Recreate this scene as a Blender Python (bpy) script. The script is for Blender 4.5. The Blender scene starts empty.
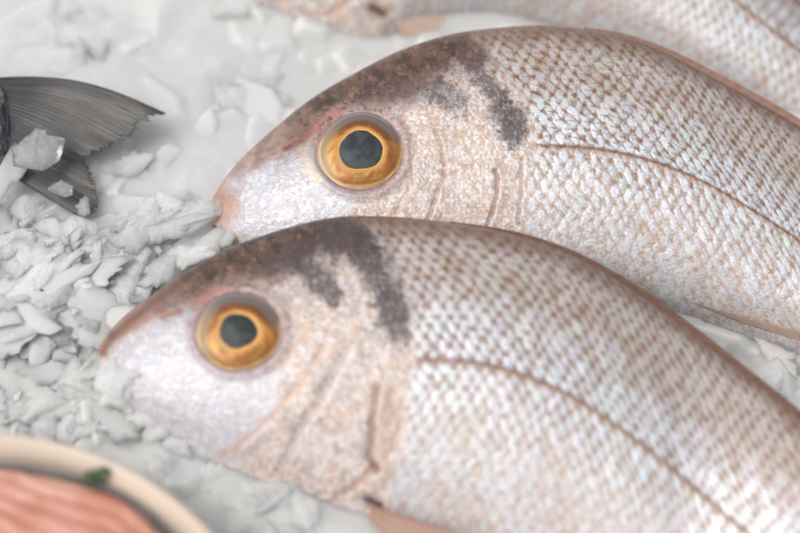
import bpy, bmesh, math, random
import numpy as np
from mathutils import Vector, Matrix

random.seed(7)
rng = np.random.default_rng(11)
scene = bpy.context.scene
COL = scene.collection
rad = math.radians

# ------------------------------------------------------------------ camera
PITCH = rad(55.0)
LENS = 85.0
HW = 18.0 / LENS
DIST = 0.507
F = np.array([0, math.cos(PITCH), -math.sin(PITCH)])
R = np.array([1.0, 0, 0])
U = np.array([0, math.sin(PITCH), math.cos(PITCH)])
CAM = -DIST * F

def ray(px, py):
    px = np.asarray(px, float); py = np.asarray(py, float)
    return (F[None] + ((px - 400) / 400 * HW).reshape(-1, 1) * R + ((266.5 - py) / 400 * HW).reshape(-1, 1) * U)

def on_z(px, py, z):
    d = ray(px, py)
    k = (z - CAM[2]) / d[:, 2]
    return CAM + d * k[:, None]

def on_plane(px, py, P, N):
    d = ray(px, py)
    k = np.dot(P - CAM, N) / (d @ N)
    return CAM + d * k[:, None]

def to_px(X):
    v = X - CAM
    dz = v @ F
    return 400 + (v @ R) / dz / HW * 400, 266.5 - (v @ U) / dz / HW * 400

cd = bpy.data.cameras.new('camera'); cam = bpy.data.objects.new('camera', cd); COL.objects.link(cam)
cam.location = Vector(CAM); cam.rotation_euler = (math.pi / 2 - PITCH, 0, 0)
cd.lens = LENS; cd.sensor_width = 36; cd.clip_start = 0.01; cd.clip_end = 50
cd.dof.use_dof = True; cd.dof.focus_distance = 0.501; cd.dof.aperture_fstop = 4.6
scene.camera = cam

# ------------------------------------------------------------------ light
w = bpy.data.worlds.new('World'); scene.world = w; w.use_nodes = True
nt = w.node_tree; nt.nodes.clear()
SUN_EL, SUN_AZ = rad(60), rad(-118)
sky = nt.nodes.new('ShaderNodeTexSky'); sky.sky_type = 'NISHITA'; sky.sun_disc = False
sky.sun_elevation = SUN_EL; sky.sun_rotation = SUN_AZ
sky.air_density = 1.0; sky.dust_density = 4.0; sky.ozone_density = 0.6
hs = nt.nodes.new('ShaderNodeHueSaturation'); hs.inputs['Saturation'].default_value = 0.22
bg = nt.nodes.new('ShaderNodeBackground'); bg.inputs['Strength'].default_value = 0.14
wo = nt.nodes.new('ShaderNodeOutputWorld')
nt.links.new(sky.outputs[0], hs.inputs['Color']); nt.links.new(hs.outputs[0], bg.inputs['Color']); nt.links.new(bg.outputs[0], wo.inputs[0])
sd = bpy.data.lights.new('sun', 'SUN'); sd.energy = 1.15; sd.angle = rad(32); sd.color = (1, 0.965, 0.92)
so = bpy.data.objects.new('sun', sd); COL.objects.link(so)
# direction towards the sun: azimuth measured from +Y (away from the camera), positive to the right
sdir = Vector((math.sin(SUN_AZ) * math.cos(SUN_EL), math.cos(SUN_AZ) * math.cos(SUN_EL), math.sin(SUN_EL)))
so.rotation_euler = sdir.to_track_quat('Z', 'Y').to_euler()
scene.view_settings.view_transform = 'Standard'; scene.view_settings.look = 'None'
scene.view_settings.exposure = 0.2; scene.view_settings.gamma = 1
scene.render.engine = 'CYCLES'
scene.cycles.max_bounces = 16; scene.cycles.diffuse_bounces = 10; scene.cycles.transmission_bounces = 10
scene.render.resolution_x = 1024; scene.render.resolution_y = 682

# ------------------------------------------------------------------ helpers
def lin(r, g, b):
    c = np.array([r, g, b], float) / 255
    return np.where(c <= 0.04045, c / 12.92, ((c + 0.055) / 1.055) ** 2.4)

def sstep(a, b, x):   # also falls when a > b
    t = np.clip((x - a) / (b - a), 0, 1)
    return t * t * (3 - 2 * t)

def hash2(ix, iy, seed=0):
    ix = ix.astype(np.int64).astype(np.uint32); iy = iy.astype(np.int64).astype(np.uint32)
    h = ix * np.uint32(374761393) + iy * np.uint32(668265263) + np.uint32((seed * 974711 + 12345) & 0xffffffff)
    h = (h ^ (h >> np.uint32(13))) * np.uint32(1274126177)
    h = h ^ (h >> np.uint32(16)); h = h * np.uint32(2246822519); h = h ^ (h >> np.uint32(15))
    return h.astype(np.float64) / 4294967295.0

def vnoise(x, y, seed=0):
    ix = np.floor(x); iy = np.floor(y); fx = x - ix; fy = y - iy
    fx = fx * fx * (3 - 2 * fx); fy = fy * fy * (3 - 2 * fy)
    a = hash2(ix, iy, seed); b = hash2(ix + 1, iy, seed); c = hash2(ix, iy + 1, seed); d = hash2(ix + 1, iy + 1, seed)
    return a + (b - a) * fx + (c - a) * fy + (a - b - c + d) * fx * fy

def fbm(x, y, seed=0, n=4):
    s = 0; amp = 0.5; tot = 0
    for i in range(n):
        s = s + amp * vnoise(x * 2 ** i + 17.3 * i, y * 2 ** i - 9.1 * i, seed + i); tot += amp; amp *= 0.5
    return s / tot

def worley(x, y, seed=0):
    ix = np.floor(x); iy = np.floor(y)
    f1 = np.full(x.shape, 9.0); f2 = np.full(x.shape, 9.0); idv = np.zeros(x.shape)
    for dx in (-1, 0, 1):
        for dy in (-1, 0, 1):
            cx = ix + dx; cy = iy + dy
            h1 = hash2(cx, cy, seed); h2 = hash2(cx, cy, seed + 71)
            d = np.hypot(cx + 0.15 + 0.7 * h1 - x, cy + 0.15 + 0.7 * h2 - y)
            near = d < f1
            f2 = np.where(near, f1, np.minimum(f2, d)); idv = np.where(near, h1, idv); f1 = np.where(near, d, f1)
    return f1, f2, idv

def catmull(P, n):
    """smooth resample of control rows P (k, m) at n equally spaced params"""
    P = np.asarray(P, float); k = len(P)
    x = np.linspace(0, k - 1, n); i = np.clip(np.floor(x).astype(int), 0, k - 2); t = (x - i)[:, None]
    p0 = P[np.clip(i - 1, 0, k - 1)]; p1 = P[i]; p2 = P[i + 1]; p3 = P[np.clip(i + 2, 0, k - 1)]
    return 0.5 * (2 * p1 + (p2 - p0) * t + (2 * p0 - 5 * p1 + 4 * p2 - p3) * t ** 2 + (3 * p1 - p0 - 3 * p2 + p3) * t ** 3)

def polydist(px, py, pts):
    d = np.full(px.shape, 1e9)
    side = np.zeros(px.shape)
    for (x0, y0), (x1, y1) in zip(pts[:-1], pts[1:]):
        vx, vy = x1 - x0, y1 - y0
        t = np.clip(((px - x0) * vx + (py - y0) * vy) / (vx * vx + vy * vy), 0, 1)
        dd = np.hypot(px - x0 - t * vx, py - y0 - t * vy)
        sg = np.sign((px - x0) * vy - (py - y0) * vx)
        side = np.where(dd < d, sg, side); d = np.minimum(d, dd)
    return d, side

def link(name, me, mat=None, parent=None):
    o = bpy.data.objects.new(name, me); COL.objects.link(o)
    if mat is not None: me.materials.append(mat)
    if parent is not None: o.parent = parent
    return o

def np_mesh(name, V, faces, smooth=True):
    me = bpy.data.meshes.new(name)
    V = np.asarray(V, np.float32); faces = np.asarray(faces, np.int32)
    me.vertices.add(len(V)); me.vertices.foreach_set('co', V.ravel())
    k = faces.shape[1]
    me.loops.add(faces.size); me.loops.foreach_set('vertex_index', faces.ravel())
    me.polygons.add(len(faces)); me.polygons.foreach_set('loop_start', np.arange(0, faces.size, k, dtype=np.int32))
    if smooth: me.polygons.foreach_set('use_smooth', np.ones(len(faces), bool))
    me.update(); me.validate()
    return me

def set_col(me, name, rgb):
    a = me.attributes.new(name, 'FLOAT_COLOR', 'POINT')
    c = np.ones((len(rgb), 4), np.float32); c[:, :3] = rgb
    a.data.foreach_set('color', c.ravel())

def set_float(me, name, v):
    a = me.attributes.new(name, 'FLOAT', 'POINT'); a.data.foreach_set('value', np.asarray(v, np.float32).ravel())

def grid_faces(n, m, off=0):
    i = np.arange(n - 1)[:, None]; j = np.arange(m - 1)[None]
    a = (i * m + j + off); return np.stack([a, a + 1, a + m + 1, a + m], -1).reshape(-1, 4)

def tag(o, label=None, cat=None, group=None, kind=None):
    if label: o['label'] = label
    if cat: o['category'] = cat
    if group: o['group'] = group
    if kind: o['kind'] = kind

def empty(name, loc):
    o = bpy.data.objects.new(name, None); o.location = loc; o.empty_display_size = 0.01; COL.objects.link(o); return o

def adopt(child, root):
    child.parent = root; child.matrix_parent_inverse = Matrix.Translation(-Vector(root.location))

# ------------------------------------------------------------------ materials
def mat(name):
    m = bpy.data.materials.new(name); m.use_nodes = True
    return m, m.node_tree, m.node_tree.nodes['Principled BSDF']

def noise_node(t, scale, detail=4, rough=0.55):
    tc = t.nodes.new('ShaderNodeTexCoord'); n = t.nodes.new('ShaderNodeTexNoise')
    n.inputs['Scale'].default_value = scale; n.inputs['Detail'].default_value = detail; n.inputs['Roughness'].default_value = rough
    t.links.new(tc.outputs['Object'], n.inputs['Vector']); return n

def bump(t, p, src, strength, dist):
    b = t.nodes.new('ShaderNodeBump'); b.inputs['Strength'].default_value = strength; b.inputs['Distance'].default_value = dist
    t.links.new(src, b.inputs['Height']); t.links.new(b.outputs[0], p.inputs['Normal']); return b

def skin_material(name, rough=0.34, coat=0.2):
    m, t, p = mat(name)
    a = t.nodes.new('ShaderNodeAttribute'); a.attribute_name = 'pigment'
    s = t.nodes.new('ShaderNodeAttribute'); s.attribute_name = 'shine'
    n = noise_node(t, 1500, 4); 
    hsv = t.nodes.new('ShaderNodeHueSaturation')
    mr = t.nodes.new('ShaderNodeMapRange'); mr.inputs['To Min'].default_value = 0.8; mr.inputs['To Max'].default_value = 1.16
    t.links.new(n.outputs['Fac'], mr.inputs['Value']); t.links.new(mr.outputs[0], hsv.inputs['Value'])
    t.links.new(a.outputs['Color'], hsv.inputs['Color']); t.links.new(hsv.outputs[0], p.inputs['Base Color'])
    mm = t.nodes.new('ShaderNodeMath'); mm.operation = 'MULTIPLY'; mm.inputs[1].default_value = 0.26
    t.links.new(s.outputs['Fac'], mm.inputs[0]); t.links.new(mm.outputs[0], p.inputs['Metallic'])
    r2 = t.nodes.new('ShaderNodeMapRange'); r2.inputs['To Min'].default_value = rough - .08; r2.inputs['To Max'].default_value = rough + .14
    t.links.new(n.outputs['Fac'], r2.inputs['Value']); t.links.new(r2.outputs[0], p.inputs['Roughness'])
    p.inputs['Coat Weight'].default_value = coat; p.inputs['Coat Roughness'].default_value = 0.12; p.inputs['Coat IOR'].default_value = 1.33
    bump(t, p, n.outputs['Fac'], 0.35, 0.0004)
    return m

M_SKIN = skin_material('bream_skin')
M_DARK = skin_material('dark_fish_skin', 0.4, 0.15)

def fin_material(name, alpha=1.0, rough=0.35):
    m, t, p = mat(name)
    a = t.nodes.new('ShaderNodeAttribute'); a.attribute_name = 'pigment'
    n = noise_node(t, 900, 3)
    hsv = t.nodes.new('ShaderNodeHueSaturation')
    mr = t.nodes.new('ShaderNodeMapRange'); mr.inputs['To Min'].default_value = 0.8; mr.inputs['To Max'].default_value = 1.2
    t.links.new(n.outputs['Fac'], mr.inputs['Value']); t.links.new(mr.outputs[0], hsv.inputs['Value'])
    t.links.new(a.outputs['Color'], hsv.inputs['Color']); t.links.new(hsv.outputs[0], p.inputs['Base Color'])
    p.inputs['Roughness'].default_value = rough; p.inputs['Alpha'].default_value = alpha
    bump(t, p, n.outputs['Fac'], 0.2, 0.0003)
    return m
M_FIN = fin_material('fin_membrane', 0.82)
M_TAIL = fin_material('dark_tail_membrane', 1.0, 0.45)

def eye_material(name, coat=1.0):
    m, t, p = mat(name)
    a = t.nodes.new('ShaderNodeAttribute'); a.attribute_name = 'pigment'
    t.links.new(a.outputs['Color'], p.inputs['Base Color'])
    p.inputs['Roughness'].default_value = 0.35; p.inputs['Metallic'].default_value = 0.15
    p.inputs['Specular IOR Level'].default_value = .2
    return m
M_EYE = eye_material('eye_gold')
M_PUPIL, _t, _p = mat('pupil_dark')
_n = noise_node(_t, 380, 3)
_r = _t.nodes.new('ShaderNodeValToRGB'); _r.color_ramp.elements[0].color = (0.026, 0.032, 0.035, 1); _r.color_ramp.elements[1].color = (0.052, 0.062, 0.066, 1)
_r.color_ramp.elements[0].position = .4; _r.color_ramp.elements[1].position = .62
_t.links.new(_n.outputs['Fac'], _r.inputs[0]); _t.links.new(_r.outputs[0], _p.inputs['Base Color']); _p.inputs['Roughness'].default_value = 0.45; _p.inputs['Specular IOR Level'].default_value = .15
M_CORNEA = bpy.data.materials.new('cornea'); M_CORNEA.use_nodes = True
_t = M_CORNEA.node_tree; _t.nodes.clear()
_o = _t.nodes.new('ShaderNodeOutputMaterial'); _tr = _t.nodes.new('ShaderNodeBsdfTransparent'); _gl = _t.nodes.new('ShaderNodeBsdfGlossy')
_gl.inputs['Roughness'].default_value = 0.06; _fr = _t.nodes.new('ShaderNodeFresnel'); _fr.inputs['IOR'].default_value = 1.16
_mx = _t.nodes.new('ShaderNodeMixShader'); _t.links.new(_fr.outputs[0], _mx.inputs[0]); _t.links.new(_tr.outputs[0], _mx.inputs[1]); _t.links.new(_gl.outputs[0], _mx.inputs[2]); _t.links.new(_mx.outputs[0], _o.inputs[0])

def ice_material(name, col, trans, sss=1.0, rough=0.28, radius=0.012, bscale=260, bstr=0.35):
    m, t, p = mat(name)
    n = noise_node(t, bscale, 5, 0.6)
    n2 = noise_node(t, 70, 3)
    ramp = t.nodes.new('ShaderNodeMix'); ramp.data_type = 'RGBA'
    ramp.inputs[6].default_value = (col[0] * .9, col[1] * .9, col[2] * .9, 1); ramp.inputs[7].default_value = (*col, 1)
    t.links.new(n2.outputs['Fac'], ramp.inputs[0]); t.links.new(ramp.outputs[2], p.inputs['Base Color'])
    p.inputs['Subsurface Weight'].default_value = sss; p.inputs['Subsurface Radius'].default_value = (1, 1, 1); p.inputs['Subsurface Scale'].default_value = radius
    mr = t.nodes.new('ShaderNodeMapRange'); mr.inputs['To Min'].default_value = rough - .1; mr.inputs['To Max'].default_value = rough + .2
    t.links.new(n.outputs['Fac'], mr.inputs['Value']); t.links.new(mr.outputs[0], p.inputs['Roughness'])
    p.inputs['IOR'].default_value = 1.31; p.inputs['Transmission Weight'].default_value = trans
    bump(t, p, n.outputs['Fac'], bstr, 0.0006)
    return m
M_BED = ice_material('packed_ice', (0.63, 0.632, 0.62), 0.0, 1.0, 0.3, 0.008)
def flake_material(name, col, clear_mid, clear_edge, rough=.22, refr=.7):
    """thin milky ice: scatters and passes light, clears towards its thin edges, wet gloss on top"""
    m = bpy.data.materials.new(name); m.use_nodes = True; t = m.node_tree; t.nodes.clear(); N = t.nodes.new; Lk = t.links.new
    out = N('ShaderNodeOutputMaterial')
    tc = N('ShaderNodeTexCoord'); ns = N('ShaderNodeTexNoise'); ns.inputs['Scale'].default_value = 2.6; ns.inputs['Detail'].default_value = 6; ns.inputs['Roughness'].default_value = .62
    Lk(tc.outputs['Object'], ns.inputs['Vector'])
    nf = N('ShaderNodeTexNoise'); nf.inputs['Scale'].default_value = 11; nf.inputs['Detail'].default_value = 4; Lk(tc.outputs['Object'], nf.inputs['Vector'])
    bp = N('ShaderNodeBump'); bp.inputs['Strength'].default_value = .45; bp.inputs['Distance'].default_value = .0006; Lk(nf.outputs['Fac'], bp.inputs['Height'])
    df = N('ShaderNodeBsdfDiffuse'); df.inputs['Color'].default_value = (*col, 1); Lk(bp.outputs[0], df.inputs['Normal'])
    tl = N('ShaderNodeBsdfTranslucent'); tl.inputs['Color'].default_value = (*col, 1)
    m1 = N('ShaderNodeMixShader'); m1.inputs[0].default_value = .36; Lk(df.outputs[0], m1.inputs[1]); Lk(tl.outputs[0], m1.inputs[2])
    t0 = N('ShaderNodeBsdfTransparent'); t0.inputs['Color'].default_value = (.97, .975, .975, 1)
    rf = N('ShaderNodeBsdfRefraction'); rf.inputs['Color'].default_value = (.98, .985, .985, 1); rf.inputs['IOR'].default_value = 1.31; rf.inputs['Roughness'].default_value = .08; Lk(bp.outputs[0], rf.inputs['Normal'])
    tr = N('ShaderNodeMixShader'); tr.inputs[0].default_value = refr; Lk(t0.outputs[0], tr.inputs[1]); Lk(rf.outputs[0], tr.inputs[2])
    at = N('ShaderNodeAttribute'); at.attribute_name = 'thin'
    mr = N('ShaderNodeMapRange'); mr.inputs['To Min'].default_value = clear_mid; mr.inputs['To Max'].default_value = clear_edge; Lk(at.outputs['Fac'], mr.inputs['Value'])
    ad = N('ShaderNodeMath'); ad.operation = 'MULTIPLY_ADD'; ad.inputs[1].default_value = .6; Lk(ns.outputs['Fac'], ad.inputs[0]); sb = N('ShaderNodeMath'); sb.operation = 'SUBTRACT'; sb.inputs[1].default_value = .3; Lk(mr.outputs[0], sb.inputs[0]); Lk(sb.outputs[0], ad.inputs[2]); ad.use_clamp = True
    m2 = N('ShaderNodeMixShader'); Lk(ad.outputs[0], m2.inputs[0]); Lk(m1.outputs[0], m2.inputs[1]); Lk(tr.outputs[0], m2.inputs[2])
    gl = N('ShaderNodeBsdfGlossy'); gl.inputs['Roughness'].default_value = rough; Lk(bp.outputs[0], gl.inputs['Normal'])
    fr = N('ShaderNodeFresnel'); fr.inputs['IOR'].default_value = 1.33; Lk(bp.outputs[0], fr.inputs['Normal'])
    m3 = N('ShaderNodeMixShader'); Lk(fr.outputs[0], m3.inputs[0]); Lk(m2.outputs[0], m3.inputs[1]); Lk(gl.outputs[0], m3.inputs[2]); Lk(m3.outputs[0], out.inputs[0])
    return m
M_FLAKE = flake_material('flake_ice', (.96, .963, .955), .46, .86, .12, .3)
M_WHITE = flake_material('white_ice', (.96, .963, .953), .32, .80, .12, .3)
M_SHEET = flake_material('melted_sheet_ice', (.90, .902, .89), .20, .92, .25, .2)
M_CLEAR = flake_material('clear_ice', (.86, .88, .90), .58, .72, .10)
M_WHITE = ice_material('white_ice', (0.83, 0.836, 0.826), 0.15, 1.0, 0.28, 0.003)

# ------------------------------------------------------------------ fish
NE = rad(67)
NV = np.array([0, -math.cos(NE), math.sin(NE)])
UV_ = np.array([0, math.sin(NE), math.cos(NE)])

def px_on(x, y, z):          # world point where this pixel meets height z
    return on_z([x], [y], z)[0]

HALF = np.array([1.5, 5, 8.5, 11.5, 13.5, 15, 16, 16.5, 17, 17, 16.5, 16, 15, 14, 12.5, 11, 9, 7, 5.5]) * 1e-3

def scale_field(a, b, dx, dy, jit):
    """overlapping scales; a along the body to the tail, b across. returns exposed coordinate, edge distance, id"""
    a = a + jit[0]; b = b + jit[1]
    row0 = np.round(b / dy)
    best = np.full(a.shape, 1e9); edge = np.zeros(a.shape); lat = np.zeros(a.shape); idv = np.zeros(a.shape); second = np.full(a.shape, 1e9)
    rx = dx * 1.15; ry = dy * 1.12
    for dr in (-1, 0, 1):
        r = row0 + dr
        off = np.where(np.mod(r, 2) > 0.5, 0.5, 0.0) * dx
        db = (b - r * dy) / ry
        k = np.sqrt(np.clip(1 - db * db, 0, 1))
        ok = np.abs(db) < 1
        # anterior-most scale whose rear edge lies beyond this point
        n = np.ceil((a - rx * k - off) / dx)
        c = n * dx + off                       # centre
        e = c + rx * k - a                     # distance to the rear edge (>=0, < dx)
        cc = np.where(ok, c, 1e9)
        better = cc < best
        best = np.where(better, cc, best)
        edge = np.where(better, e, edge); lat = np.where(better, db, lat)
        idv = np.where(better, hash2(n + 500, r + 500, 5), idv)
    # position inside exposed patch, 0 at the rear edge, 1 just behind the scale in front
    return edge, lat, idv, best

def build_fish(name, st, pz, feat, Ns, Nt, sc, label, seed):
    D = catmull([s[0] for s in st], Ns); L = catmull([s[1] for s in st], Ns); V = catmull([s[2] for s in st], Ns)
    H = catmull(HALF[:, None], Ns)[:, 0] * feat.get('fat', 1.0)
    P0 = px_on(feat['eye'][0], feat['eye'][1], pz)
    Dw = on_plane(D[:, 0], D[:, 1], P0, NV); Lw = on_plane(L[:, 0], L[:, 1], P0, NV); Vw = on_plane(V[:, 0], V[:, 1], P0, NV)
    rise = NV * (feat.get('tail_up', .024) * sstep(feat.get('tail_from', .80), 1.0, np.linspace(0, 1, Ns)))[:, None]     # the tail end rests on the ice
    Dw = Dw + rise; Lw = Lw + rise; Vw = Vw + rise
    tt = np.linspace(0, 1, Nt)
    tl = 0.45
    tt_d = 0.5 - 0.5 * np.cos(np.pi * tt) * 1.0
    tt = 0.35 * tt_d + 0.65 * tt              # denser near the ridges
    # quadratic through D, L, V
    t3 = tt[None, :, None]
    l0 = (t3 - tl) * (t3 - 1) / (tl); l1 = t3 * (t3 - 1) / (tl * (tl - 1)); l2 = t3 * (t3 - tl) / (1 - tl)
    base = Dw[:, None] * l0 + Lw[:, None] * l1 + Vw[:, None] * l2
    q = np.abs(2 * tt - 1)
    prof = (1 - q ** 2.1) ** 0.62
    lift = H[:, None] * prof[None]
    X = base + lift[..., None] * NV
    # body coordinates in millimetres
    a = np.concatenate([[0], np.cumsum(np.linalg.norm(np.diff(Lw, axis=0), axis=1))]) * 1e3
    A = np.repeat(a[:, None], Nt, 1)
    cl = np.linalg.norm(Lw - Dw, axis=1) * 1e3; cv = np.linalg.norm(Vw - Lw, axis=1) * 1e3
    B = np.where(tt[None] < tl, (tt[None] - tl) / tl * cl[:, None], (tt[None] - tl) / (1 - tl) * cv[:, None])
    px, py = to_px(X.reshape(-1, 3)); px = px.reshape(Ns, Nt); py = py.reshape(Ns, Nt)
    ox, oy = feat.get('shift', (0, 0))
    rgb, h, shine = feat['paint'](px - ox, py - oy, A, B, tt[None] + 0 * px, seed)
    du = np.gradient(X, axis=0); dv = np.gradient(X, axis=1)
    nrm = np.cross(dv, du); nrm /= np.linalg.norm(nrm, axis=2, keepdims=True) + 1e-12
    nrm[(nrm @ NV) < 0] *= -1
    fade = np.clip(np.minimum(tt, 1 - tt) / 0.03, 0, 1)[None] * np.clip(np.arange(Ns) / (0.03 * Ns), 0, 1)[:, None]
    X2 = X + nrm * (h * fade * 1e-3)[..., None]
    # underside: same outline, flatter
    Nb = 26
    tb = np.linspace(0, 1, Nb + 2)[1:-1]
    t3b = tb[None, :, None]
    baseb = Dw[:, None] * ((t3b - tl) * (t3b - 1) / tl) + Lw[:, None] * (t3b * (t3b - 1) / (tl * (tl - 1))) + Vw[:, None] * (t3b * (t3b - tl) / (1 - tl))
    Xb = baseb - (H[:, None] * 0.72 * ((1 - np.abs(2 * tb - 1) ** 2.1) ** 0.62)[None])[..., None] * NV
    jb = np.searchsorted(tt, tb).clip(0, Nt - 1)
    # ring: visible t 0..1 then underside from 1 back to 0
    ring = np.concatenate([X2, Xb[:, ::-1]], 1)
    crgb = np.concatenate([rgb, rgb[:, jb[::-1]]], 1); cshine = np.concatenate([shine, shine[:, jb[::-1]]], 1)
    m = ring.shape[1]
    Vt = ring.reshape(-1, 3)
    i = np.arange(Ns - 1)[:, None]; j = np.arange(m)[None]; j2 = (j + 1) % m
    fc = np.stack([i * m + j, i * m + j2, (i + 1) * m + j2, (i + 1) * m + j], -1).reshape(-1, 4)
    # close both ends with quads to a centre strip
    caps = []
    for r in (0, Ns - 1):
        for k in range(m // 2 - 1):
            q4 = [r * m + k, r * m + k + 1, r * m + m - 2 - k, r * m + m - 1 - k]
            caps.append(q4 if r == 0 else q4[::-1])
    fc = np.concatenate([fc, np.array(caps)])
    root = empty(name, tuple(P0))
    me = np_mesh('body', Vt, fc)
    set_col(me, 'pigment', crgb.reshape(-1, 3)); set_float(me, 'shine', cshine)
    body = link('body', me, M_SKIN); adopt(body, root)
    tag(root, label, 'fish', 'whole sea bream laid on the ice')
    return dict(root=root, X=X, px=px, py=py, D=Dw, V=Vw, L=Lw, A=a, P0=P0, nrm=nrm, Dp=D, Vp=V, H=H)

def fin_strip(name, base, tip, root, rgb_a, rgb_b, nray, ridge=0.00025, thick=0.0004, n=160, m=24, seed=0, material=None, jag=0.0, normal=NV):
    """fin membrane: base and tip polylines in world space, rays running from base to tip"""
    b = catmull(base, n); tp = catmull(tip, n)
    u = np.linspace(0, 1, n)[:, None]; v = np.linspace(0, 1, m)[None]
    ph = u * nray
    fr = np.abs((ph % 1) - 0.5) * 2
    ext = 1 - jag * (hash2(np.floor(ph), np.floor(ph) * 0, seed) * .7 + .3 * (1 - fr))
    X = b[:, None] + (tp - b)[:, None] * (v * ext)[..., None]
    hgt = ridge * (fr ** 2 - .5) * np.ones_like(v)
    top = X + normal * (hgt + thick)[..., None]; bot = X - normal * (thick * .5)
    k = fbm(ph * 1.0 + 3, v * 5 + ph * 0, seed, 3)
    c = np.clip(0.75 * fr ** 1.5 + 0.5 * (k - .5), 0, 1)
    rgb = rgb_a[None, None] * (1 - c[..., None]) + rgb_b[None, None] * c[..., None]
    rgb = rgb * (0.8 + 0.4 * k[..., None])
    Vt = np.concatenate([top.reshape(-1, 3), bot.reshape(-1, 3)])
    f1 = grid_faces(n, m); f2 = grid_faces(n, m, n * m)[:, ::-1]
    rim = []
    edge = [i * m for i in range(n)] + [(n - 1) * m + j for j in range(1, m)] + [i * m + m - 1 for i in range(n - 2, -1, -1)] + [j for j in range(m - 2, 0, -1)]
    for p_, q_ in zip(edge, edge[1:] + edge[:1]): rim.append([p_, q_, q_ + n * m, p_ + n * m])
    me = np_mesh(name, Vt, np.concatenate([f1, f2, np.array(rim)]))
    set_col(me, 'pigment', np.concatenate([rgb.reshape(-1, 3)] * 2))
    o = link(name, me, material or M_FIN)
    if root is not None: adopt(o, root)
    return o

def build_eye(fd, ex, ey, rx, ry, pr, root, seed, pshift=(0, 0)):
    i = np.argmin((fd['px'] - ex) ** 2 + (fd['py'] - ey) ** 2)
    c = fd['X'].reshape(-1, 3)[i] - NV * .0001; nn = fd['nrm'].reshape(-1, 3)[i]
    nn = nn * 0.45 + NV * 0.55; nn /= np.linalg.norm(nn)
    uu = np.cross(UV_, nn); uu /= np.linalg.norm(uu); vv = np.cross(nn, uu)
    depth = (c - CAM) @ F; mpp = depth * HW / 400
    rx, ry, pr = rx * mpp, ry * mpp, pr * mpp
    def dome(name, r0, r1, hf, paint, material, nr=40, na=120, parent=None, sh=(0, 0)):
        r = np.linspace(r0, r1, nr)[:, None]; th = np.linspace(0, 2 * np.pi, na, endpoint=False)[None]
        ca, sa = np.cos(th), np.sin(th)
        wob = 1 + (0.03 * np.sin(3 * th + seed) + 0.018 * np.sin(5 * th + 2 * seed)) * np.clip(1.5 - r, .5, 1)
        hx = (r * ca * wob); hy = (r * sa * wob)
        z = hf(r + 0 * th)
        Xp = c + (hx * rx + sh[0] * mpp)[..., None] * uu + (hy * ry + sh[1] * mpp)[..., None] * vv + z[..., None] * nn
        i_ = np.arange(nr - 1)[:, None]; j_ = np.arange(na)[None]; j2 = (j_ + 1) % na
        fc = np.stack([i_ * na + j_, i_ * na + j2, (i_ + 1) * na + j2, (i_ + 1) * na + j_], -1).reshape(-1, 4)[:, ::-1]
        me = np_mesh(name, Xp.reshape(-1, 3), fc)
        if paint is not None: set_col(me, 'pigment', paint(r + 0 * th, th + 0 * r).reshape(-1, 3))
        o = link(name, me, material); adopt(o, root)
        if parent is not None:
            o.parent = parent; o.matrix_parent_inverse = Matrix.Identity(4)
        return o
    pf = pr / rx
    def iris_paint(r, th):
        k = fbm(np.cos(th) * 3 + 5 + r * 4, np.sin(th) * 3 + r * 7, seed, 4)
        k2 = fbm(np.cos(th) * 6, np.sin(th) * 6 + r * 9, seed + 9, 4)
        q = (r - pf) / (1 - pf) + .10 * (k - .5)
        c_ = lin(208, 160, 94) + np.zeros(r.shape + (3,))
        c_ = mixc(c_, lin(60, 48, 40), 1 - sstep(.0, .04, q))
        c_ = mixc(c_, lin(186, 136, 70), sstep(.04, .11, q)); c_ = mixc(c_, lin(150, 92, 44), sstep(.20, .40, q) * sstep(.36, .62, k))
        c_ = mixc(c_, lin(112, 72, 38), sstep(.44, .62, k2) * sstep(.16, .3, q) * (1 - sstep(.6, .8, q)) * .6)
        c_ = mixc(c_, lin(216, 172, 100), sstep(.55, .75, q) * sstep(.5, .65, k2) * .8)
        c_ = mixc(c_, lin(120, 80, 46), np.exp(-((q - .76) / .10) ** 2) * (.45 + .5 * sstep(.45, .65, k2)))
        c_ = mixc(c_, lin(206, 176, 122), sstep(.84, .95, q) * .9)
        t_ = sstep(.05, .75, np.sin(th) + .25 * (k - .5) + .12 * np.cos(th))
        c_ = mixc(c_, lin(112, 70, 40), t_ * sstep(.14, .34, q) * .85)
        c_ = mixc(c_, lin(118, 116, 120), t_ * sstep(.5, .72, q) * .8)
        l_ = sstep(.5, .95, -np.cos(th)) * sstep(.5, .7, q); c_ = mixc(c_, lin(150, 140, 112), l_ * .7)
        return c_
    def ring_paint(r, th):
        k = fbm(np.cos(th) * 4, np.sin(th) * 4 + r * 3, seed + 3, 3)
        c_ = lin(196, 168, 128) + np.zeros(r.shape + (3,))
        c_ = mixc(c_, lin(150, 120, 112), sstep(.97, 1.02, r + .06 * (k - .5))); c_ = mixc(c_, lin(176, 150, 142), sstep(1.05, 1.12, r))
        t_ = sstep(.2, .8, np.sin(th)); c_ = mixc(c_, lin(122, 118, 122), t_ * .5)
        return c_
    mm = 1e-3
    zf = lambda r: 1.1 * mm - 1.2 * mm * r ** 2
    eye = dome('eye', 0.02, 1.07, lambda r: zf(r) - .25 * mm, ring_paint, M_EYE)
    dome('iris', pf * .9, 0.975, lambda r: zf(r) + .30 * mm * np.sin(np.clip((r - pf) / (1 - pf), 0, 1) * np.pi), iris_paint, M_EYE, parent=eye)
    dome('pupil', 0.0, pf * 1.01, lambda r: zf(r) + .08 * mm, None, M_PUPIL, parent=eye, sh=pshift)
    dome('cornea', 0.0, 1.0, lambda r: zf(r) + .35 * mm + .5 * mm * np.sqrt(np.clip(1 - r * r, 0, 1)), None, M_CORNEA, parent=eye)
    return eye

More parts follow.
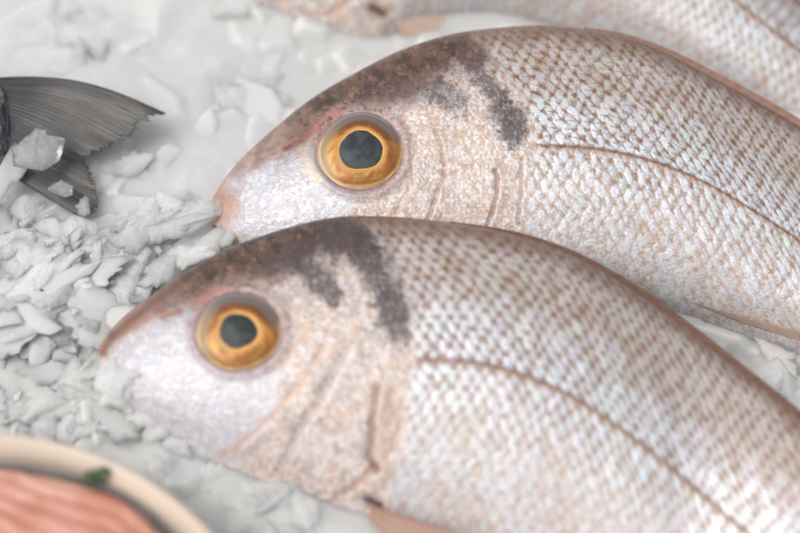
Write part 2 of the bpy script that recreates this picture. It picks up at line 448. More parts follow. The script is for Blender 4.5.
def mixc(c, col, m):
    return c + (np.asarray(col) - c) * m[..., None]

def paint_bream(px, py, A, B, T, seed, ft):
    """pigment, relief (mm) and shine of a sea bream's flank, in the flank's own coordinates"""
    mm = ft['mm']                                            # millimetres per photo pixel on this fish
    x = px * mm; y = py * mm
    by, bx = zip(*ft['gill'])
    xb = np.interp(py, by, bx)
    body = sstep(-4, 10, px - xb + 6 * (fbm(x * .4, y * .4, seed, 3) - .5))
    n1 = fbm(x * .28 + y * .21, y * .28 - x * .21, seed + 1, 4); n2 = fbm(x * .66 + y * .88, y * .66 - x * .88, seed + 2, 4); n3 = fbm(x * 3.2, y * 3.2, seed + 3, 3)
    n4 = fbm(x * .12, y * .12, seed + 4, 3)
    # ---- body scales
    wa = A + 1.2 * (n4 - .5) * 3 + .9 * (n1 - .5); wb = B + 1.3 * (n1 - .5)
    dx, dy = 3.55, 2.62
    e, lat, idv, _ = scale_field(wa, wb, dx, dy, (0.3 * seed, 0.2 * seed))
    ex = e / dx                                              # 0 rear edge .. ~1 front of the exposed part
    k = np.sqrt(np.clip(1 - lat * lat, 0, 1))
    below = sstep(-1.0, 3.5, B)
    def lozenge(oa, wa_, wb_):
        best = np.full(wa.shape, 9.0); r0 = np.round((wb + .2 * seed) / dy); aa = wa + .3 * seed - .75 * dx - oa * dx
        for dr in (-1, 0, 1):
            r_ = r0 + dr; off = np.where(np.mod(r_, 2) > .5, .5, 0.) * dx
            dbb = (wb + .2 * seed - r_ * dy) / (wb_ * dy); daa = ((aa - off) - np.round((aa - off) / dx) * dx + .10 * dx * dbb * dbb) / (wa_ * dx)
            best = np.minimum(best, np.hypot(daa, dbb))
        return best
    soft = 1 - lozenge(0, .50, 1.30); dk_ = 1 - lozenge(.5, .42, .9)
    silver = sstep(.12, .70, soft * (.85 + .3 * idv) + ft['fuzz'] * (n2 - .5) + ft['fuzz'] * (n3 - .5)) * (.56 + .44 * sstep(0, 22, B + 28))
    sil_a = lin(236, 243, 252); sil_b = lin(206, 209, 214);  # silver of the scales, its bluish end with a cool sheen painted in
    tint = np.stack([hash2(np.floor(idv * 9999), np.zeros_like(idv), 3 + q) for q in range(3)], -1)
    silc = sil_b + (sil_a - sil_b) * sstep(.25, .8, n3)[..., None]
    silc = silc * (0.80 + .3 * idv[..., None]) * (0.95 + 0.09 * tint)
    brown = lin(176, 136, 92) * (0.72 + .52 * n2[..., None]); brown = mixc(brown, lin(122, 80, 50), sstep(.05, .6, dk_ + .3 * (n2 - .5)) * .8)
    pale_br = lin(190, 156, 128) * (0.8 + .4 * n2[..., None])
    brown = mixc(brown, pale_br, below * (.35 + .5 * sstep(0, 25, B)))
    sb = mixc(brown, silc, silver)
    dash = np.exp(-(lat / .07) ** 2) * sstep(.10, .2, ex) * (1 - sstep(.45, .6, ex)) * sstep(.35, .6, hash2(np.floor(idv * 9999), idv * 0, 8)) * (1 - .7 * below)
    sb = mixc(sb, lin(140, 100, 104), dash * .7)
    # belly: scales merge into vertical silvery streaks and flecks; white sparkle dots painted in
    st1 = fbm(wa * .75, wb * .16 + 4, seed + 21, 4); st2 = fbm(wa * 1.8, wb * .5, seed + 22, 3)
    bel = mixc(lin(206, 188, 176) + np.zeros(px.shape + (3,)), lin(212, 210, 216), sstep(.40, .62, st1))
    bel = mixc(bel, lin(226, 224, 224), sstep(.60, .74, st2)); bel = mixc(bel, lin(166, 134, 112), sstep(.62, .8, 1 - st2) * .6)
    bel = mixc(bel, lin(206, 170, 146), sstep(.56, .72, n1) * .45); bel = mixc(bel, lin(240, 240, 240), sstep(.64, .74, n3) * .7); bel = mixc(bel, lin(140, 108, 88), sstep(.66, .76, 1 - n3) * .55)
    bmask = below * np.clip(.12 + .45 * sstep(2, 26, B) + .5 * (n4 - .5), 0, .75)
    sb = mixc(sb, bel, bmask)
    hs_ = (1 - ex) * .045 + (ex - .4) * .16 * (idv - .5) * (1 - .55 * below) + .05 * (n3 - .5) + 0.15 * silver
    hb = .22 * (st1 - .5) + .16 * (st2 - .5) + .08 * (n3 - .5)
    hbody = hs_ * (1 - .5 * bmask) + hb * bmask
    shb = 0.25 + .6 * silver * (1 - .3 * below)
    irf = sstep(.60, .72, n2) * (1 - sstep(10, 70, T * ft['deep'])) * sstep(0, 60, px - ft['ll0'] - 30)
    irc = np.stack([.45 + .4 * vnoise(x * 1.4, y * 1.4, seed + 51 + q) for q in range(3)], -1); sb = mixc(sb, irc, irf * .55)  # iridescent glints painted in as random coloured specks
    # ---- head
    f1, f2, wid = worley(x * .62 + .5 * n1, y * .62 + .6 * n2, seed + 5)
    g1, g2, gid = worley(x * 1.3 + n1, y * .75 + n2, seed + 6)
    lump = sstep(.02, .3, f2 - f1); lump2 = sstep(.02, .28, g2 - g1)
    op = mixc(lin(204, 178, 160) + np.zeros(px.shape + (3,)), lin(224, 220, 222), lump2 * sstep(.25, .6, gid))
    op = mixc(op, lin(186, 136, 106), sstep(.58, .76, n2) * .6); op = mixc(op, lin(160, 150, 152), sstep(.55, .7, n1) * .5)
    op = mixc(op, lin(228, 224, 220), sstep(.60, .72, n3) * .7)
    hop = .09 * lump2 * (.5 + gid) + .2 * (n1 - .5) + .05 * (n3 - .5)
    chk = mixc(lin(206, 205, 212) + np.zeros(px.shape + (3,)), lin(202, 194, 198), sstep(.45, .65, n1))
    chk = mixc(chk, lin(230, 230, 234), sstep(.52, .68, n2) * .8); chk = mixc(chk, lin(168, 152, 150), sstep(.60, .75, n3) * .5)
    hchk = .22 * (n1 - .5) + .20 * (n2 - .5) + .1 * (n3 - .5)
    cx, cy = ft['cheek']; 
    cm = 1 - sstep(.8, 1.25, np.hypot((px - cx) / ft['cheek_r'][0], (py - cy) / ft['cheek_r'][1]) + .5 * (n1 - .5))
    head = mixc(op, chk, cm); hhead = hop * (1 - cm) + hchk * cm
    shh = .10 + .05 * cm + 0 * px
    # snout: bare pinkish skin
    sx, sy = ft['snout']; dsn = np.hypot((px - sx) / 1.0, (py - sy) / 1.0)
    snd, sside = polydist(px, py, ft['brow'])
    up = sstep(-14, 6, sside * snd + 14 * (n1 - .5))         # above the line snout - nostrils - eye top
    bare = mixc(lin(176, 150, 138) + np.zeros(px.shape + (3,)), lin(150, 120, 112), sstep(.4, .65, n1))
    bare = mixc(bare, lin(196, 158, 140), (1 - sstep(20, 75, dsn)) * .8)
    bare = mixc(bare, lin(140, 128, 132), sstep(.5, .7, n4 + .3 * (n2 - .5)) * .6)
    mup = np.maximum(up, (1 - sstep(ft['tip'], ft['tip'] * 2.4, dsn + 10 * (n2 - .5))))
    head = mixc(head, bare, mup); hhead = hhead * (1 - mup * .8) + mup * .06 * (n2 - .5); shh = shh * (1 - .6 * mup)
    # eye surround
    er = np.hypot((px - ft['eye'][0]) / ft['er'][0], (py - ft['eye'][1]) / ft['er'][1])
    em = 1 - sstep(1.02, 1.42, er + .25 * (n1 - .5))
    sur = mixc(lin(168, 140, 130) + np.zeros(px.shape + (3,)), lin(140, 118, 120), sstep(.4, .6, n2))
    head = mixc(head, sur, em * .85)
    hhead = hhead + .45 * np.exp(-((er - 1.14) / .12) ** 2) - 1.4 * (1 - sstep(.88, 1.03, er))
    # red streak and nostrils by the eye
    for pts, wd, colr, dep in ft['marks']:
        d, _s = polydist(px, py, pts); mk = np.exp(-(d / wd) ** 2)
        head = mixc(head, colr, mk * .85); hhead = hhead - dep * mk
    # ---- join head and body
    rgb = mixc(head, sb, body); h = hhead * (1 - body) + hbody * body; shine = shh * (1 - body) + shb * body
    # back: brown along the ridge, darker and mottled over the head
    jm = np.argmin(py - .35 * px, axis=1)[:, None]; ii = np.arange(px.shape[0])[:, None]
    ridge_px = np.hypot(px - px[ii, jm], py - py[ii, jm]) * (np.arange(px.shape[1])[None] > jm)
    bk = 1 - sstep(4, 34, ridge_px + 16 * (n1 - .5))
    rgb = mixc(rgb, lin(120, 86, 66) * (0.6 + .8 * n2[..., None]), bk * .8 * body)
    hb_ = (1 - sstep(22, 62, ridge_px + 40 * (n1 - .5) + 14 * (n2 - .5))) * (1 - body) * sstep(ft['snout'][0] + 40, ft['snout'][0] + 110, px)
    em2 = 1 - sstep(1.15, 1.55, er + .3 * (n1 - .5)); hb_ = hb_ * (1 - .75 * em2)
    hcol = lin(106, 80, 66) * (.55 + .75 * n2[..., None]); hcol = mixc(hcol, lin(62, 46, 40), sstep(.40, .62, n1 + .35 * (n3 - .5)) * .9); hcol = mixc(hcol, lin(142, 106, 88), lump * sstep(.5, .9, wid) * .6)
    rgb = mixc(rgb, hcol, hb_ * .95); h = h + hb_ * .16 * lump * (.4 + wid)
    speck = sstep(.6, .72, n2 + .25 * (n3 - .5)) * (1 - sstep(20, 75, ridge_px)) * (1 - body) * sstep(ft['snout'][0] + 60, ft['snout'][0] + 130, px)
    rgb = mixc(rgb, lin(58, 46, 42), speck * .8)
    shine = shine * (1 - .7 * np.maximum(bk * body, hb_))
    # dark blotches behind the head
    for (bx_, by_, brx, bry, ang, strg) in ft['blotch']:
        ca, sa = math.cos(rad(ang)), math.sin(rad(ang)); ux = (px - bx_) * ca + (py - by_) * sa; uy = -(px - bx_) * sa + (py - by_) * ca
        d = np.hypot(ux / brx, uy / bry) + .7 * (n1 - .5) + .4 * (n2 - .5) + .2 * (n3 - .5) + .3 * (wid - .5) + .15 * (1 - lump)
        mk = (1 - sstep(.58, 1.18, d)) * strg
        mk = mk * (1 - .55 * lump2 * sstep(.55, .8, gid) * (1 - strg * .6))
        rgb = mixc(rgb, lin(82, 72, 74) * (.5 + .8 * n3[..., None]), mk * .92); shine = shine * (1 - .8 * mk); h = h * (1 - .5 * mk)
    # gill cover creases and fin base hollow: relief plus brown shade painted in
    for pts, wd, colr, strg, dep in ft['crease']:
        d, s_ = polydist(px + 5 * (n1 - .5), py, pts); mk = np.exp(-(d / wd) ** 2)
        rgb = mixc(rgb, colr, mk * strg); h = h - dep * mk + dep * .7 * np.exp(-(np.clip(d * s_ - wd, 0, 99) / (3 * wd)) ** 2) * (s_ > 0) * (d < 8 * wd)
    # lateral line: a chain of small dark tubes
    ll = np.exp(-((B + .25) / .72) ** 2) * sstep(-2, 8, px - ft['ll0'])
    seg = (A / 3.4) % 1
    rgb = mixc(rgb, lin(132, 94, 70) * (.6 + .55 * sstep(.1, .6, seg)[..., None]), ll * .95)
    h = h + ll * (.05 + .22 * np.sin(seg * np.pi)) ; shine = shine * (1 - .5 * ll)
    ed = np.exp(-((B - .75) / .5) ** 2) * sstep(-2, 8, px - ft['ll0']); rgb = mixc(rgb, lin(186, 150, 122), ed * .45)
    return np.clip(rgb * .88, 0.004, .9), h * ft.get('relief', 1), np.clip(shine, 0, 1)

RED = lin(150, 62, 56); PINK = lin(196, 130, 120); BR = lin(140, 100, 84)
FT_M = dict(fuzz=.42, mm=.272, eye=(361, 152), er=(42, 39), gill=[(20, 470), (40, 474), (70, 500), (100, 524), (130, 533), (155, 533), (180, 527), (240, 520), (330, 515)],
    cheek=(285, 195), cheek_r=(70, 48), snout=(214, 205), tip=14, brow=[(208, 222), (228, 178), (262, 160), (300, 140), (330, 120), (362, 106), (402, 100), (440, 70), (470, 20)], deep=285,
    marks=[([(285, 148), (299, 140)], 3.0, RED, .25), ([(296, 142), (318, 128), (338, 112)], 5, PINK, .05), ([(270, 152), (274, 151)], 3.2, lin(128, 70, 66), .25), ([(262, 156), (280, 148), (282, 158), (266, 160)], 2.0, lin(186, 158, 140), -.05),
           ([(300, 150), (306, 165), (318, 180)], 5, lin(226, 206, 190), -.1)],
    blotch=[(513, 124, 19, 30, -10, 1.0), (488, 84, 14, 34, -38, .8), (448, 96, 30, 17, 35, .75), (412, 92, 32, 15, 15, .5), (500, 108, 18, 26, -10, .6), (380, 92, 26, 10, -10, .35)],
    crease=[([(522, 158), (522, 180), (519, 225)], 1.8, lin(150, 122, 108), .7, .35), ([(496, 170), (498, 186), (495, 202), (488, 225)], 2.0, lin(140, 100, 80), .75, .5), ([(436, 130), (446, 165), (436, 200), (425, 225)], 2.2, lin(150, 118, 98), .6, .35), ([(412, 150), (415, 180), (395, 215)], 3, lin(176, 150, 140), .4, .2)],
    ll0=533)
FT_F = dict(fuzz=.22, mm=.255, eye=(239, 331), er=(42, 39), gill=[(200, 335), (219, 345), (240, 372), (280, 398), (320, 412), (355, 414), (390, 408), (440, 398), (480, 390), (560, 380)],
    cheek=(172, 388), cheek_r=(100, 78), snout=(101, 350), tip=5, brow=[(94, 372), (108, 338), (140, 318), (178, 308), (205, 298), (238, 286), (278, 280), (310, 250), (345, 190)], deep=320,
    marks=[([(162, 316), (180, 310)], 3.0, lin(186, 128, 98), .2), ([(196, 304), (212, 294), (228, 290)], 5, lin(186, 130, 118), .05), ([(120, 334), (148, 318)], 5, lin(180, 136, 112), .05), ([(102, 352), (112, 336)], 5, lin(128, 92, 80), .2), ([(112, 336), (150, 305), (190, 276)], 6, lin(120, 88, 76), .0),
           ([(103, 384), (110, 388)], 3.5, lin(150, 110, 100), .3), ([(122, 404), (126, 409)], 3, lin(160, 116, 104), .2)],
    blotch=[(393, 312, 20, 38, -14, 1.0), (372, 268, 18, 40, -22, .95), (318, 280, 36, 17, 42, .95), (348, 238, 40, 20, 10, .85), (295, 254, 36, 15, -25, .7), (392, 272, 10, 30, -10, .5)],
    crease=[([(386, 392), (384, 424), (380, 466)], 13, lin(206, 174, 150), .35, .1), ([(377, 388), (373, 420), (370, 455), (376, 470)], 3.2, lin(140, 98, 78), .7, .9), ([(392, 395), (402, 425), (392, 452)], 6, lin(186, 150, 130), .5, .2), ([(376, 468), (350, 490), (322, 508)], 4, lin(160, 118, 96), .6, .6),
            ([(345, 350), (325, 390), (300, 430), (278, 472)], 4.5, lin(160, 148, 152), .45, .6), ([(330, 330), (312, 372), (270, 420), (235, 450)], 4, lin(196, 150, 120), .5, .2), ([(368, 500), (378, 506)], 6, lin(86, 50, 44), .95, .8)],  # last entry: shade of the hollow at the fin base, painted dark
    ll0=412)
FT_B = dict(FT_F); 

ST_M = [((213, 197), (212, 203), (214, 210)), ((225, 178), (226, 202), (221, 228)), ((245, 155), (253, 194), (243, 252)), ((275, 128), (290, 182), (272, 276)),
        ((310, 100), (340, 170), (317, 296)), ((350, 76), (390, 157), (365, 308)), ((400, 51), (440, 146), (415, 318)), ((450, 35), (490, 142), (470, 322)),
        ((500, 28), (540, 143), (530, 320)), ((550, 26), (590, 146), (585, 312)), ((610, 34), (640, 156), (640, 308)), ((660, 51), (690, 175), (700, 320)),
        ((705, 74), (740, 202), (760, 342)), ((750, 98), (785, 230), (815, 364)), ((800, 127), (830, 260), (860, 382)), ((860, 170), (880, 292), (905, 398)),
        ((920, 220), (930, 325), (945, 408)), ((975, 275), (975, 355), (975, 415)), ((1015, 330), (1010, 380), (1000, 425))]
ST_F = [((100, 345), (99, 350), (100, 358)), ((118, 322), (113, 353), (106, 386)), ((145, 300), (140, 352), (124, 415)), ((185, 273), (185, 349), (160, 445)),
        ((230, 248), (240, 346), (205, 474)), ((280, 230), (300, 345), (258, 500)), ((330, 218), (355, 349), (312, 522)), ((375, 216), (412, 355), (367, 542)),
        ((430, 220), (470, 358), (432, 565)), ((500, 231), (525, 373), (500, 592)), ((560, 249), (575, 397), (565, 615)), ((620, 280), (630, 435), (630, 645)),
        ((680, 322), (690, 484), (685, 670)), ((740, 374), (745, 533), (735, 690)), ((800, 431), (795, 580), (780, 710)), ((860, 492), (845, 625), (820, 726)),
        ((915, 560), (893, 662), (862, 738)), ((960, 620), (937, 693), (905, 750)), ((990, 665), (970, 718), (945, 765))]
SB = (5, -492)
ST_B = [tuple((p[0] + SB[0], p[1] + SB[1]) for p in s) for s in ST_F[:7]]
ST_B += [((380, -276), (417, -137), (375, 42)), ((437, -270), (477, -133), (430, 22)), ((505, -255), (535, -118), (490, 14)), ((565, -228), (590, -92), (550, 24)),
         ((620, -185), (645, -52), (610, 44)), ((680, -125), (700, -10), (665, 75)), ((735, -62), (750, 28), (720, 105)), ((792, -1), (802, 66), (775, 140)),
         ((840, 55), (845, 105), (825, 170)), ((880, 105), (885, 150), (870, 200)), ((920, 150), (920, 185), (910, 222)), ((945, 180), (942, 205), (930, 235))]

def lower_line(st, dy):
    # the flank bulges towards the viewer: carry the lateral line lower on it
    return [(d, (l[0], l[1] + dy * (1 if i < len(st) - 4 else (len(st) - 1 - i) / 4)), v) for i, (d, l, v) in enumerate(st)]
ST_M = lower_line(ST_M, 21); ST_F = lower_line(ST_F, 16); ST_B = lower_line(ST_B, 8)

def painter(ft):
    return lambda px, py, A, B, T, seed: paint_bream(px, py, A, B, T, seed, ft)

fm = build_fish('sea_bream', ST_M, 0.012, dict(eye=(361, 152), paint=painter(FT_M)), 780, 400, 1, 'sharp silvery bream in the middle, golden eye, dark blotch behind its head', 3)
ff = build_fish('sea_bream', ST_F, 0.012, dict(eye=(239, 331), tail_up=.040, tail_from=.64, paint=painter(FT_F)), 620, 360, 1, 'large soft focus bream in front with its chin sunk in the ice', 8)
fb = build_fish('sea_bream', ST_B, 0.020, dict(eye=(239 + SB[0], 331 + SB[1]), paint=painter(FT_F), shift=SB), 480, 260, 1, 'blurred pale bream cut off by the top edge, lying behind the middle bream', 14)
build_eye(fm, 361, 151, 42, 39, 21.5, fm['root'], 3, (0, 0))
build_eye(ff, 239, 332, 42, 39, 18.5, ff['root'], 8, (-1, 1))
build_eye(fb, 244, -160, 42, 39, 18.5, fb['root'], 12, (0, 0))

# fins of the breams
def back_fin(fd, s0, s1, hgt, lean, seed, ca, cb):
    n = len(fd['D']); i0, i1 = int(s0 * n), int(s1 * n)
    idx = np.linspace(i0, i1, 14).astype(int)
    base = fd['D'][idx]
    tan = np.gradient(base, axis=0); tan /= np.linalg.norm(tan, axis=1, keepdims=True)
    out = np.cross(np.broadcast_to(NV, tan.shape), tan)
    env = np.sin(np.clip(np.linspace(0.03, .97, 14), 0, 1) * np.pi) ** .6
    tip = base + out * (hgt * env)[:, None] + tan * (hgt * 1.2 * env)[:, None] + NV * (lean * env)[:, None]
    return fin_strip('dorsal_fin', base - out * 0.0008 + NV * .0012, tip, fd['root'], ca, cb, 26, 0.0001, .0003, 200, 10, seed)
DF_A, DF_B = lin(150, 116, 102), lin(136, 102, 88)
back_fin(fm, .53, .93, .0014, .0012, 1, DF_A, DF_B)
back_fin(ff, .46, .93, .0009, .0010, 2, lin(120, 84, 70), lin(104, 70, 58))
back_fin(fb, .46, .93, .0016, .0010, 3, lin(134, 88, 78), lin(116, 70, 62))

def tail_fin(fd, spread, length, seed):
    a, b = fd['D'][-1], fd['V'][-1]; mid = (a + b) / 2
    ax = fd['L'][-1] - fd['L'][-30]; ax /= np.linalg.norm(ax); up = np.cross(NV, ax)
    if up @ (a - b) < 0: up = -up
    base = np.array([b + (a - b) * k - ax * .003 for k in np.linspace(0, 1, 9)])
    ks = np.linspace(-1, 1, 9)
    tip = np.array([mid + up * (spread * k) + ax * (length * (0.52 + .48 * abs(k) ** 1.3)) for k in ks])
    return fin_strip('tail_fin', base, tip, fd['root'], lin(190, 160, 146), lin(140, 104, 90), 34, .0003, .0004, 200, 40, seed, None, .06)
tail_fin(fm, .034, .05, 4); tail_fin(ff, .034, .05, 5); tail_fin(fb, .034, .05, 6)

def px_fin(name, fd, basepx, tippx, off0, off1, ca, cb, nray, seed, m=24, jag=0.03):
    b = on_plane([p[0] for p in basepx], [p[1] for p in basepx], fd['P0'] + NV * off0, NV)
    t = on_plane([p[0] for p in tippx], [p[1] for p in tippx], fd['P0'] + NV * off1, NV)
    return fin_strip(name, b, t, fd['root'], ca, cb, nray, .0003, .0005, 120, m, seed, None, jag)
OR_A, OR_B = lin(220, 196, 180), lin(200, 168, 148)
px_fin('pelvic_fin', ff, [(368, 505), (370, 509), (370, 514), (368, 519)], [(476, 540), (480, 552), (466, 568), (430, 580)], .012, .016, lin(200, 166, 148), lin(160, 122, 104), 12, 21)
px_fin('pelvic_fin', fb, [(384, -8), (388, 2), (390, 10), (388, 18)], [(470, 14), (470, 28), (450, 44), (415, 50)], .007, -.001, OR_A, OR_B, 12, 22)
px_fin('anal_fin', fm, [(690, 302), (740, 316), (790, 330), (840, 350)], [(740, 322), (790, 338), (840, 355), (880, 378)], .0095, .0065, lin(206, 184, 170), lin(160, 130, 112), 14, 23)

# ------------------------------------------------------------------ dark fish with its tail across the ice
TN = np.array([0.05, -math.cos(rad(74)), math.sin(rad(74))]); TN /= np.linalg.norm(TN)
TP = px_on(60, 140, 0.0115)
def tpx(pts): return on_plane([p[0] for p in pts], [p[1] for p in pts], TP, TN)
droot = empty('dark_fish', tuple(tpx([(-60, 140)])[0]))
tag(droot, 'dark grey fish at the left edge, only its spread forked tail showing above the ice', 'fish')
def dark_tail():
    n, m = 420, 120
    up = catmull(tpx([(-4, 92), (-2, 100), (-2, 112), (0, 124), (0, 138), (0, 150), (-2, 165), (-6, 176)]), n)
    tips = catmull(np.array([(166, 115, 0), (152, 124, 0), (132, 139, 0), (112, 149, 0), (90, 158, 0), (86, 159.5, 0), (92, 170, 0), (98, 186, 0), (102, 202, 0), (100, 216, 0), (84, 222, 0)], float), n)
    v = np.linspace(0, 1, m); u = np.linspace(0, 1, n)
    base_px = catmull(np.array([(-4, 80, 0), (-4, 88, 0), (-4, 98, 0), (-4, 110, 0), (-4, 122, 0), (-5, 132, 0), (-6, 142, 0), (-8, 152, 0), (-10, 162, 0)], float), n)
    nray = 44; ph = u * nray + .6 * np.sin(u * 9); fr = np.abs((ph % 1) - .5) * 2
    rag = hash2(np.floor(ph), np.floor(ph) * 0, 4); rag2 = hash2(np.floor(ph * 3), np.floor(ph) * 0, 6)
    ext = 1 - .04 * rag - .035 * rag2 - .03 * (1 - fr)
    ext = np.where(u < .04, 1.0, ext)
    # rays leave the peduncle bunched and arch upwards a little on the upper lobe
    P = base_px[:, None] + (tips - base_px)[:, None] * (v[None] * ext[:, None])[..., None]
    arch = np.sin(v * np.pi)[None] * (sstep(.55, 0, u) * 14)[:, None]
    P[..., 1] -= arch
    X = on_plane(P[..., 0].ravel(), P[..., 1].ravel(), TP, TN).reshape(n, m, 3)
    wav = .0009 * np.sin(u * 21)[:, None] * v[None] + .0012 * np.sin(u * 7 + 1)[:, None] * v[None]
    f1 = np.abs((ph[:, None] % 1) - .5) * 2 + 0 * v[None]; f2 = np.abs((ph[:, None] * 3 + .8 * vnoise(ph[:, None] * 2, v[None] * 6, 9)) % 1 - .5) * 2
    wv = sstep(.1, .7, v[None] + .3 * (vnoise(np.floor(ph)[:, None] + 0 * v[None], 0 * v[None] + 3.3, 8) - .5)); fine = f1 * (1 - wv) * (.5 + .5 * vnoise(ph[:, None] * 1.3, v[None] * 5, 12)) + f2 * wv
    hgt = .00030 * fine * (1 - .4 * v[None]) + wav
    k = fbm(ph[:, None] * .9, v[None] * 3, 31, 4); k2 = fbm(u[:, None] * 6, v[None] * 4, 33, 3)
    c = np.clip(.85 * (1 - fine) + .9 * (k - .5), 0, 1)
    dk = lin(46, 48, 52); lt = lin(122, 116, 108)
    rgb = dk + (lt - dk) * (c * (.2 + .8 * sstep(.15, .7, v[None] + .5 * (k2 - .5))))[..., None]
    rgb = rgb + (lin(60, 66, 76) - rgb) * (.45 * sstep(.5, .7, k2))[..., None]
    edge = np.exp(-(u / .03) ** 2)[:, None] + 0 * v[None]
    rgb = rgb + (lin(48, 44, 44) - rgb) * (edge * .8)[..., None]
    th = (.0011 * (1 - v) + .0002)[None, :, None]
    top = X + TN * (hgt[..., None] + th); bot = X + TN * (wav[..., None] - th)
    Vt = np.concatenate([top.reshape(-1, 3), bot.reshape(-1, 3)])
    e = [i * m for i in range(n)] + [(n - 1) * m + j for j in range(1, m)] + [i * m + m - 1 for i in range(n - 2, -1, -1)] + [j for j in range(m - 2, 0, -1)]
    rim = [[a, b, b + n * m, a + n * m] for a, b in zip(e, e[1:] + e[:1])]
    me = np_mesh('tail_fin', Vt, np.concatenate([grid_faces(n, m), grid_faces(n, m, n * m)[:, ::-1], np.array(rim)]))
    set_col(me, 'pigment', np.concatenate([rgb.reshape(-1, 3)] * 2))
    adopt(link('tail_fin', me, M_TAIL), droot)
dark_tail()
def dark_body():
    top = catmull(tpx([(8, 92), (0, 86), (-20, 82), (-60, 70), (-130, 45), (-230, 10), (-340, -10), (-450, 10), (-540, 60), (-600, 110)]), 160)
    bot = catmull(tpx([(10, 158), (0, 160), (-20, 162), (-60, 172), (-130, 198), (-230, 240), (-340, 260), (-450, 235), (-540, 180), (-600, 125)]), 160)
    hh = catmull(np.array([.002, .0048, .0065, .009, .013, .017, .018, .016, .011, .003])[:, None], 160)[:, 0]
    m = 64; th = np.linspace(0, 2 * np.pi, m, endpoint=False)
    mid = (top + bot) / 2; hf = (top - bot) / 2
    X = mid[:, None] + hf[:, None] * np.cos(th)[None, :, None] + (hh[:, None] * np.sin(th)[None])[..., None] * TN
    k = fbm(np.arange(160)[:, None] * .35, np.cos(th)[None] * 9 + 0 * np.arange(160)[:, None], 5, 4)
    rgb = lin(58, 60, 66) + (lin(150, 152, 156) - lin(58, 60, 66)) * sstep(.5, .75, k)[..., None]
    i = np.arange(159)[:, None]; j = np.arange(m)[None]; j2 = (j + 1) % m
    fc = np.stack([i * m + j, i * m + j2, (i + 1) * m + j2, (i + 1) * m + j], -1).reshape(-1, 4)
    caps = []
    for r in (0, 159):
        for q in range(m // 2 - 1): caps.append([r * m + q, r * m + q + 1, r * m + m - 2 - q, r * m + m - 1 - q])
    me = np_mesh('body', X.reshape(-1, 3), np.concatenate([fc, np.array(caps)]))
    set_col(me, 'pigment', rgb.reshape(-1, 3)); set_float(me, 'shine', np.clip(k * .6, 0, 1).ravel())
    adopt(link('body', me, M_DARK), droot)
dark_body()

# ------------------------------------------------------------------ the bed of ice
def bed_low(x, y):
    """broad shape of the ice, metres"""
    h = .0035 * (fbm(x * 18 + 5, y * 18, 40, 3) - .5)
    for (px_, py_, z, sx, sy) in MOUNDS:
        c = on_z([px_], [py_], 0)[0]
        h = h + z * np.exp(-((x - c[0]) / sx) ** 2 - ((y - c[1]) / sy) ** 2)
    return h
MOUNDS = [(50, 292, .005, .03, .020), (-60, 230, .006, .04, .04), (130, 60, .002, .05, .05), (735, 350, -.013, .05, .018),
          (420, 60, -.006, .10, .022), (450, 330, -.006, .10, .02), (760, 70, -.010, .035, .03), (104, 425, .0035, .010, .010), (165, 455, .004, .010, .008), (225, 488, .004, .010, .008), (285, 515, .0035, .010, .008), (340, 540, .003, .012, .008)]

def plates(H, gx, gy, X, Y, cells, n, size, tilt, rise, seed, zone=None, crisp=.9):
    """press n tilted angular plates into the height field"""
    r = np.random.default_rng(seed)
    x0, x1, y0, y1 = gx[0], gx[-1], gy[0], gy[-1]
    for _ in range(n):
        if zone is None: cx, cy = r.uniform(x0, x1), r.uniform(y0, y1)
        else:
            c = on_z([r.uniform(zone[0], zone[1])], [r.uniform(zone[2], zone[3])], 0)[0]; cx, cy = c[0], c[1]
        s = size * r.uniform(.5, 1.5); el = r.uniform(.45, .9); ang = rad(r.normal(38, 32)); ca, sa = math.cos(ang), math.sin(ang)
        i0, i1 = np.searchsorted(gx, [cx - s * 1.2, cx + s * 1.2]); j0, j1 = np.searchsorted(gy, [cy - s * 1.2, cy + s * 1.2])
        if i1 - i0 < 2 or j1 - j0 < 2: continue
        xs = X[i0:i1, j0:j1] - cx; ys = Y[i0:i1, j0:j1] - cy
        u = xs * ca + ys * sa; v = (-xs * sa + ys * ca) / el
        d = np.full(u.shape, -1.0)
        k = r.integers(5, 8); t0 = r.uniform(0, 6.28)
        for q in range(k):
            tq = t0 + q * 2 * np.pi / k + r.uniform(-.3, .3)
            d = np.maximum(d, (u * math.cos(tq) + v * math.sin(tq)) / (s * r.uniform(.6, .95)))
        ic, jc = min(max((i0 + i1) // 2, 0), len(gx) - 1), min(max((j0 + j1) // 2, 0), len(gy) - 1)
        loc = H[i0:i1, j0:j1]
        z = bed_low(np.array([cx]), np.array([cy]))[0] + rise * r.uniform(.1, 1) + u * math.tan(rad(r.normal(0, tilt))) + v * el * math.tan(rad(r.normal(4, tilt)))
        soft = .0006
        inside = sstep(1.0, crisp, d)
        z = z - .0005 * np.clip(d, 0, 1) ** 4
        H[i0:i1, j0:j1] = np.where(z > loc, loc + (z - loc) * inside, loc)

